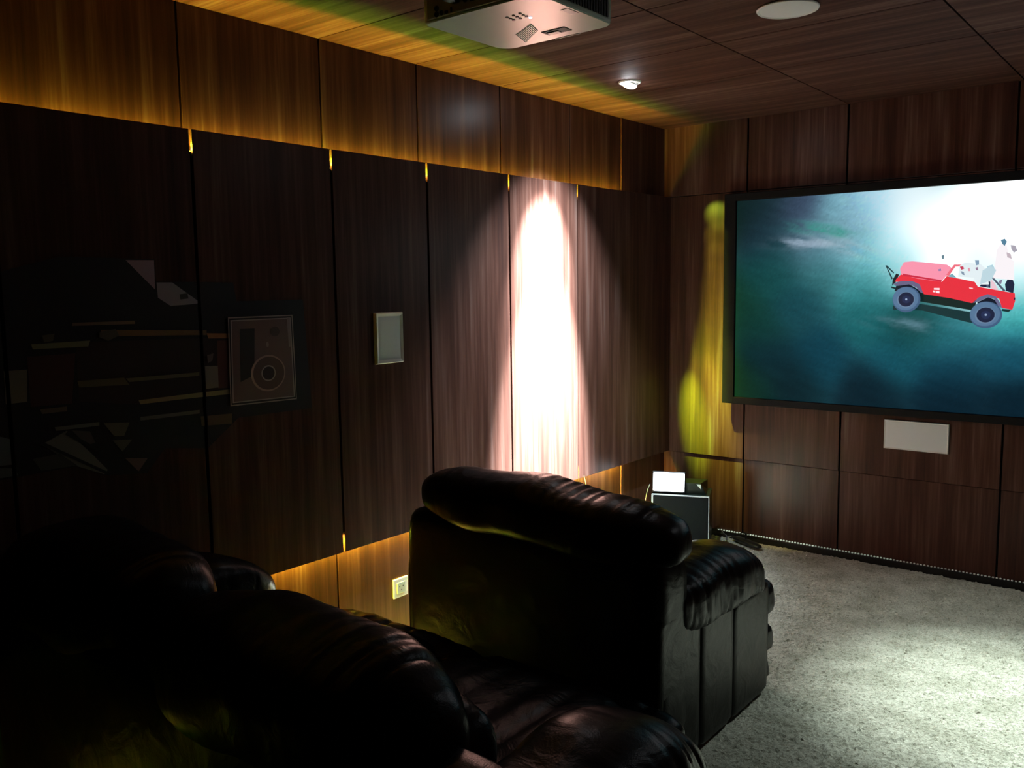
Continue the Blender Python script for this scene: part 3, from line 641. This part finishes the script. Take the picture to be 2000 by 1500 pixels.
seating('loveseat', .085, 1.98, -4.03, -3.06, 2, 'dark leather two-seat sofa in the near left foreground', 'sofa', 9.0, shell=.74, arm_far=(-3.17, -3.30),
        pil=[(.085, .88, -3.87, .17, .64, .935, 3.0, .0), (.82, 1.73, -3.87, .17, .58, .895, 2.7, .008)])

# ------------------------------------------------------------------ subwoofer and the things on and by it
sub_a = math.radians(22); R0 = Vector((.50, -.36, 0)); tx = Vector((math.cos(sub_a), math.sin(sub_a), 0)); tn = Vector((-math.sin(sub_a), math.cos(sub_a), 0))
WS, DS, HS = .332, .24, .312
sb = thing('subwoofer', Vector((0, 0, .0125)) + R0 - tx * WS / 2 + tn * DS / 2, 'black boxy subwoofer with a pale edged front standing in the corner', 'subwoofer'); sb.rotation_euler = (0, 0, sub_a)
box('cabinet', (-WS / 2, WS / 2, -DS / 2 + .012, DS / 2, .012, HS), mat('green_black_cabinet', (34, 44, 36), .35), sb, bev=.003)
box('front_grille', (-WS / 2 + .008, WS / 2 - .006, -DS / 2, -DS / 2 + .014, .018, HS - .008), mat('speaker_cloth', (11, 16, 17), .9, spec=.2, bump=.3, bscale=700), sb, bev=.003)
bm = bmesh.new()
e_ = .007
add_box(bm, -WS / 2 - .0005, -WS / 2 + .010, -DS / 2 + .001, -DS / 2 + .016, .014, HS + .0005); add_box(bm, WS / 2 - .004, WS / 2 + .0005, -DS / 2 + .001, -DS / 2 + .016, .014, HS + .0005)
add_box(bm, -WS / 2, WS / 2, -DS / 2 + .001, -DS / 2 + .016, HS - .004, HS + .001)
o = from_bm('front_edging', bm, mat('pale_edging', (205, 215, 212), .4), sb); o['label'] = 'pale edging strip'
for sx, sy in ((-1, -1), (1, -1), (1, 1), (-1, 1)): cyl('foot', (sx * .13, sy * .09, .0), (sx * .13, sy * .09, .013), .015, BLKP, sb, n=16)
tb = thing('tablet', Vector((.272, -.425, HS + .0215)), 'small glowing white tablet leaning up on top of the subwoofer', 'tablet'); tb.rotation_euler = (math.radians(-12), 0, math.radians(24))
TW, TH = .192, .124
box('body', (-TW / 2, TW / 2, 0, .009, 0.0, TH), BLKP, tb, bev=.004)
V = []; n = 6; w_, h_ = TW / 2 - .005, TH / 2 - .007
for cxx, czz, a0 in ((w_ - .008, h_ - .008, 0), (-w_ + .008, h_ - .008, 90), (-w_ + .008, -h_ + .008, 180), (w_ - .008, -h_ + .008, 270)):
    for k in range(n + 1): a = math.radians(a0 + 90 * k / n); V.append((cxx + .008 * math.cos(a), -.0006, TH / 2 + czz + .008 * math.sin(a)))
mesh_obj('display', V, [tuple(range(len(V)))], emit('tablet_glow', (.90, .95, 1.0), 6), tb)
kb = box('stand', (-.04, .04, .009, .05, 0.0, .004), BLKP, tb)
# dark box beside the tablet
bx = thing('router_box', Vector((.366, -.290, HS + .0145)), 'dark box with a small pale sticker on top of the subwoofer', 'box'); bx.rotation_euler = (0, 0, sub_a)
bm = bmesh.new(); add_box(bm, -.085, .075, -.060, .070, 0, .064, bev=.003)
for v in bm.verts:
    if v.co.z > .03 and v.co.x > 0: v.co.x -= .03 * (v.co.z / .062) * (1 if v.co.y < 0 else 0)
from_bm('case', bm, mat('dark_green_case', (10, 22, 13), .4), bx)
o = mesh_obj('sticker', [(.020, -.0608, .058), (.046, -.0608, .058), (.046, -.0608, .030)], [(0, 1, 2)], mat('pale_sticker', (225, 240, 225), .4), bx)
# loose wires
o = tube('tablet_cable', [(.178, -.480, .38), (.145, -.45, .335), (.12, -.43, .27), (.10, -.42, .20), (.09, -.40, .10), (.09, -.38, .018)], .0022, mat('white_cable', (200, 205, 190), .5)); tag(o, 'thin white cable hanging from the glowing tablet', 'cable')
o = tube('loose_wire', [(.054, -.985, .505), (.058, -.975, .46), (.05, -.965, .43), (.03, -.95, .41), (.025, -.955, .38)], .0012, mat('yellow_wire', (220, 190, 90), .5)); tag(o, 'thin curled wire dangling below the raised wall panels', 'wire')
o = tube('power_cable', [(.475, -.15, .06), (.505, -.14, .05), (.52, -.17, .020), (.50, -.22, .018), (.53, -.26, .018), (.60, -.25, .018), (.66, -.22, .018)], .0035, BLKP); tag(o, 'black power cable curling on the carpet behind the subwoofer', 'cable')
o = tube('signal_cable', [(.425, -.095, .07), (.445, -.085, .06), (.462, -.072, .035), (.475, -.06, .018), (.50, -.05, .017)], .0028, mat('grey_cable', (120, 118, 112), .5)); tag(o, 'thin grey cable sagging down behind the subwoofer', 'cable')
# small flat black device on the floor
gd = thing('webcam', Vector((.63, -.125, .012)), 'flat black gadget with a small clip lying on the carpet below the screen wall', 'gadget'); gd.rotation_euler = (0, 0, math.radians(-28))
puff('body', (0, 0, .014), (.125, .030, .011), BLKP, gd, k=3.2, res=.006)
bm = bmesh.new(); add_cyl(bm, (-.02, .01, .02), (-.03, .015, .062), .006, n=12); add_box(bm, -.05, -.005, .006, .022, .056, .062, bev=.002); from_bm('clip', bm, BLKP, gd)
tube('wire', [(-.03, .015, .060), (-.08, .01, .045), (-.12, 0, .02)], .002, BLKP, gd)

# ------------------------------------------------------------------ printed mural on the left wall
MUR = {
'back':[(-3.9248, 1.6049), (-3.7303, 1.658), (-3.4315, 1.6546), (-3.4298, 1.5828), (-3.1439, 1.5784), (-3.1332, 1.5128), (-2.8463, 1.5133), (-2.8242, 1.0991), (-3.1486, 1.1016), (-3.1789, 1.0799), (-3.2746, 1.0113), (-3.4321, 1.0355), (-3.4991, 0.9629), (-3.6399, 0.982), (-3.7204, 1.0242), (-3.9674, 1.0196)],
'plate':[(-3.1757, 1.4578), (-2.9024, 1.458), (-2.8977, 1.1417), (-3.1823, 1.1472)],
'slot':[(-3.1313, 1.4153), (-3.076, 1.4146), (-3.0797, 1.249), (-3.1379, 1.2285)],
'rodA':[(-3.6214, 1.4352), (-3.258, 1.4169), (-3.2589, 1.401), (-3.6227, 1.4159)],
'rodB':[(-3.2586, 1.4071), (-3.1322, 1.3995), (-3.133, 1.3838), (-3.2528, 1.3891)],
'rodC':[(-3.8291, 1.4033), (-3.6567, 1.405), (-3.6634, 1.3868), (-3.8252, 1.3884)],
'rodD':[(-3.707, 1.4608), (-3.5102, 1.4596), (-3.5109, 1.4494), (-3.7076, 1.4516)],
'rodE':[(-3.5144, 1.2046), (-3.3573, 1.2067), (-3.1354, 1.2072), (-3.1364, 1.19), (-3.3582, 1.1917), (-3.5092, 1.1913)],
'rodF':[(-3.5118, 1.1502), (-3.3008, 1.1485), (-3.3015, 1.1363), (-3.5125, 1.1386)],
'rodG':[(-3.8175, 1.2113), (-3.7399, 1.2109), (-3.7408, 1.1968), (-3.8134, 1.1969)],
'rodH':[(-3.7806, 1.1529), (-3.6457, 1.1512), (-3.6465, 1.14), (-3.7762, 1.1415)],
'papA':[(-3.5275, 1.6504), (-3.4329, 1.6518), (-3.4345, 1.5569)],
'papB':[(-3.4287, 1.5799), (-3.3736, 1.5796), (-3.273, 1.5098), (-3.3329, 1.5052), (-3.3845, 1.5036), (-3.4268, 1.5307)],
'papdot':[(-3.3502, 1.5411), (-3.3208, 1.5437), (-3.3186, 1.5258), (-3.3481, 1.5234)],
'cyl':[(-3.2786, 1.2958), (-3.2237, 1.2926), (-3.2245, 1.2179), (-3.2832, 1.2175)],
'red':[(-3.2188, 1.3792), (-3.137, 1.3777), (-3.139, 1.2095), (-3.2246, 1.2148)],
'red2':[(-3.8415, 1.3675), (-3.7025, 1.3685), (-3.7234, 1.2177), (-3.842, 1.2205)],
'blk':[(-3.9071, 1.3312), (-3.8441, 1.3311), (-3.8507, 1.2373), (-3.9092, 1.2361)],
'c1':[(-3.632, 1.1455), (-3.5485, 1.1375), (-3.5688, 1.0969), (-3.6007, 1.1003)],
'c2':[(-3.6072, 1.0881), (-3.5432, 1.0816), (-3.5779, 1.0474)],
'c3':[(-3.5705, 1.0249), (-3.496, 1.0128), (-3.5289, 0.9752)],
'fan':[(-3.8198, 1.1057), (-3.7449, 1.1372), (-3.6795, 1.0622), (-3.6275, 0.997), (-3.6397, 0.9848), (-3.7204, 1.0242)],
'fan2':[(-3.8478, 1.0672), (-3.7705, 1.071), (-3.7202, 1.0269), (-3.8252, 1.0285)],
'fan3':[(-3.729, 1.1361), (-3.6753, 1.126), (-3.6611, 1.0875), (-3.6889, 1.086)],
'blk2':[(-3.9392, 1.1495), (-3.9021, 1.1337), (-3.9025, 1.0604), (-3.9455, 1.0624)],
'blk3':[(-3.9459, 1.0572), (-3.8985, 1.0491), (-3.8903, 1.0266), (-3.9481, 1.0264)],
'scyl':[(-3.2987, 1.1255), (-3.1766, 1.1211), (-3.1786, 1.085), (-3.2973, 1.0925)],
'tube':[(-3.7029, 1.284), (-3.557, 1.2819), (-3.5409, 1.2576), (-3.6988, 1.2644)],
'tube2':[(-3.5513, 1.2786), (-3.2933, 1.2767), (-3.294, 1.2646), (-3.5403, 1.2661)],
'knob':[(-3.6273, 1.4299), (-3.576, 1.4358), (-3.5658, 1.4157), (-3.6011, 1.4008), (-3.6284, 1.4134)],
'knob2':[(-3.2629, 1.3326), (-3.2386, 1.3371), (-3.2434, 1.3128), (-3.2611, 1.3048)],
'knob3':[(-3.7974, 1.4277), (-3.7614, 1.4311), (-3.768, 1.4102), (-3.7938, 1.4064)],
'ring':[(-3.0201, 1.2504), (-3.092, 1.2565), (-2.9455, 1.244), (-3.0166, 1.3156), (-3.0234, 1.1863)],
}
def clip_poly(pts, y0, y1):
    for lim, sg in ((y0, 1), (y1, -1)):
        out = []
        for i in range(len(pts)):
            a, b = pts[i], pts[(i + 1) % len(pts)]
            ia, ib = (a[0] - lim) * sg >= 0, (b[0] - lim) * sg >= 0
            if ia: out.append(a)
            if ia != ib:
                t = (lim - a[0]) / (b[0] - a[0]); out.append((lim, a[1] + t * (b[1] - a[1])))
        pts = out
        if len(pts) < 3: return []
    return pts
mural = thing('wall_mural', (PF, -3.40, 1.3), 'dark cut-out print of brass rods and a dial plate across the left wall panels', 'mural')
def mural_part(name, layers, depth0):
    V = []; F = []; mats = []; mi = []; names = {}
    for k, (pts, c) in enumerate(layers):
        x = PF + .0006 + .0003 * (depth0 + k)
        for a, b in zip(ys[:-1], ys[1:]):
            q = clip_poly(pts, a + GM + .0005, b - GM - .0005)
            if len(q) < 3: continue
            o = len(V); V += [(x, y, z) for y, z in q]; F.append(tuple(range(o, o + len(q))))
            if c not in names: names[c] = len(mats); mats.append(mat('print_ink', c, .45, spec=.3))
            mi.append(names[c])
    me = bpy.data.meshes.new(name); me.from_pydata(V, [], F)
    for m in mats: me.materials.append(m)
    for p, i in zip(me.polygons, mi): p.material_index = i
    bm = bmesh.new(); bm.from_mesh(me); bmesh.ops.triangulate(bm, faces=bm.faces[:])
    for f in bm.faces:
        if f.normal.x < 0: f.normal_flip()
    bm.to_mesh(me); bm.free()
    o = bpy.data.objects.new(name, me); col.objects.link(o); o.parent = mural; return o
U = MUR
mural_part('backdrop', [(U['back'], (26, 20, 22))], 0)
mural_part('printed_rods', [([(-3.70, 1.40), (-3.14, 1.39), (-3.14, 1.215), (-3.5, 1.19), (-3.70, 1.22)], (46, 28, 24)), (U['red2'], (70, 34, 28)), (U['red'], (92, 52, 42)), (U['blk'], (120, 110, 90)), (U['tube'], (100, 88, 54)), (U['tube2'], (110, 98, 70)), (U['rodA'], (120, 88, 56)), (U['rodB'], (170, 112, 64)), (U['rodC'], (120, 118, 84)),
    (U['rodD'], (120, 92, 72)), (U['rodE'], (150, 132, 90)), (U['rodF'], (105, 98, 88)), (U['rodG'], (110, 88, 64)), (U['rodH'], (112, 110, 96)), (U['scyl'], (92, 72, 50)), (U['cyl'], (130, 118, 104)), (U['knob'], (84, 78, 62)), (U['knob2'], (100, 84, 78)), (U['knob3'], (84, 78, 58))], 2)
mural_part('printed_shapes', [(U['papA'], (158, 130, 142)), (U['papB'], (150, 140, 148)), (U['papdot'], (60, 56, 56)), (U['fan'], (116, 112, 98)), (U['fan2'], (70, 68, 58)), (U['fan3'], (84, 74, 68)), (U['blk2'], (104, 110, 108)), (U['blk3'], (92, 98, 92)),
    (U['c1'], (104, 96, 76)), (U['c2'], (92, 86, 76)), (U['c3'], (110, 84, 80)), ([(-3.8198, 1.1057), (-3.8150, 1.113), (-3.630, .992), (-3.634, .984)], (24, 22, 22)), ([(-3.752, 1.128), (-3.744, 1.134), (-3.635, 1.056), (-3.640, 1.049)], (28, 26, 25))], 2)
pl = [(-3.1757, 1.4578), (-2.9024, 1.458), (-2.8977, 1.1417), (-3.1823, 1.1472)]
def inset(p, d0, d1): return [(p[0][0] + d0, p[0][1] - d1), (p[1][0] - d0, p[1][1] - d1), (p[2][0] - d0, p[2][1] + d1), (p[3][0] + d0, p[3][1] + d1)]
cyy, czz = -3.0201, 1.2504
mural_part('printed_dial_plate', [(pl, (170, 150, 146)), (inset(pl, .004, .004), (44, 34, 34)), (inset(pl, .009, .010), (170, 150, 148)), (inset(pl, .014, .014), (112, 86, 82)), ([(-3.1313, 1.4153), (-3.070, 1.4146), (-3.0797, 1.249), (-3.1379, 1.2285)], (34, 26, 26)),
    ([(-2.93, 1.45), (-2.915, 1.45), (-2.917, 1.34), (-2.925, 1.34)], (150, 128, 126)),
    (ell(cyy, czz, .074, .066), (176, 140, 132)), (ell(cyy + .002, czz, .067, .060), (94, 70, 66)), (ell(cyy, czz, .031, .029), (168, 148, 144)), (ell(cyy, czz, .026, .024), (50, 36, 36)), (ell(-2.985, 1.40, .02, .018), (76, 58, 56)), (ell(-3.02, 1.355, .006, .010, 10), (150, 130, 128))], 22)
settle(mural)
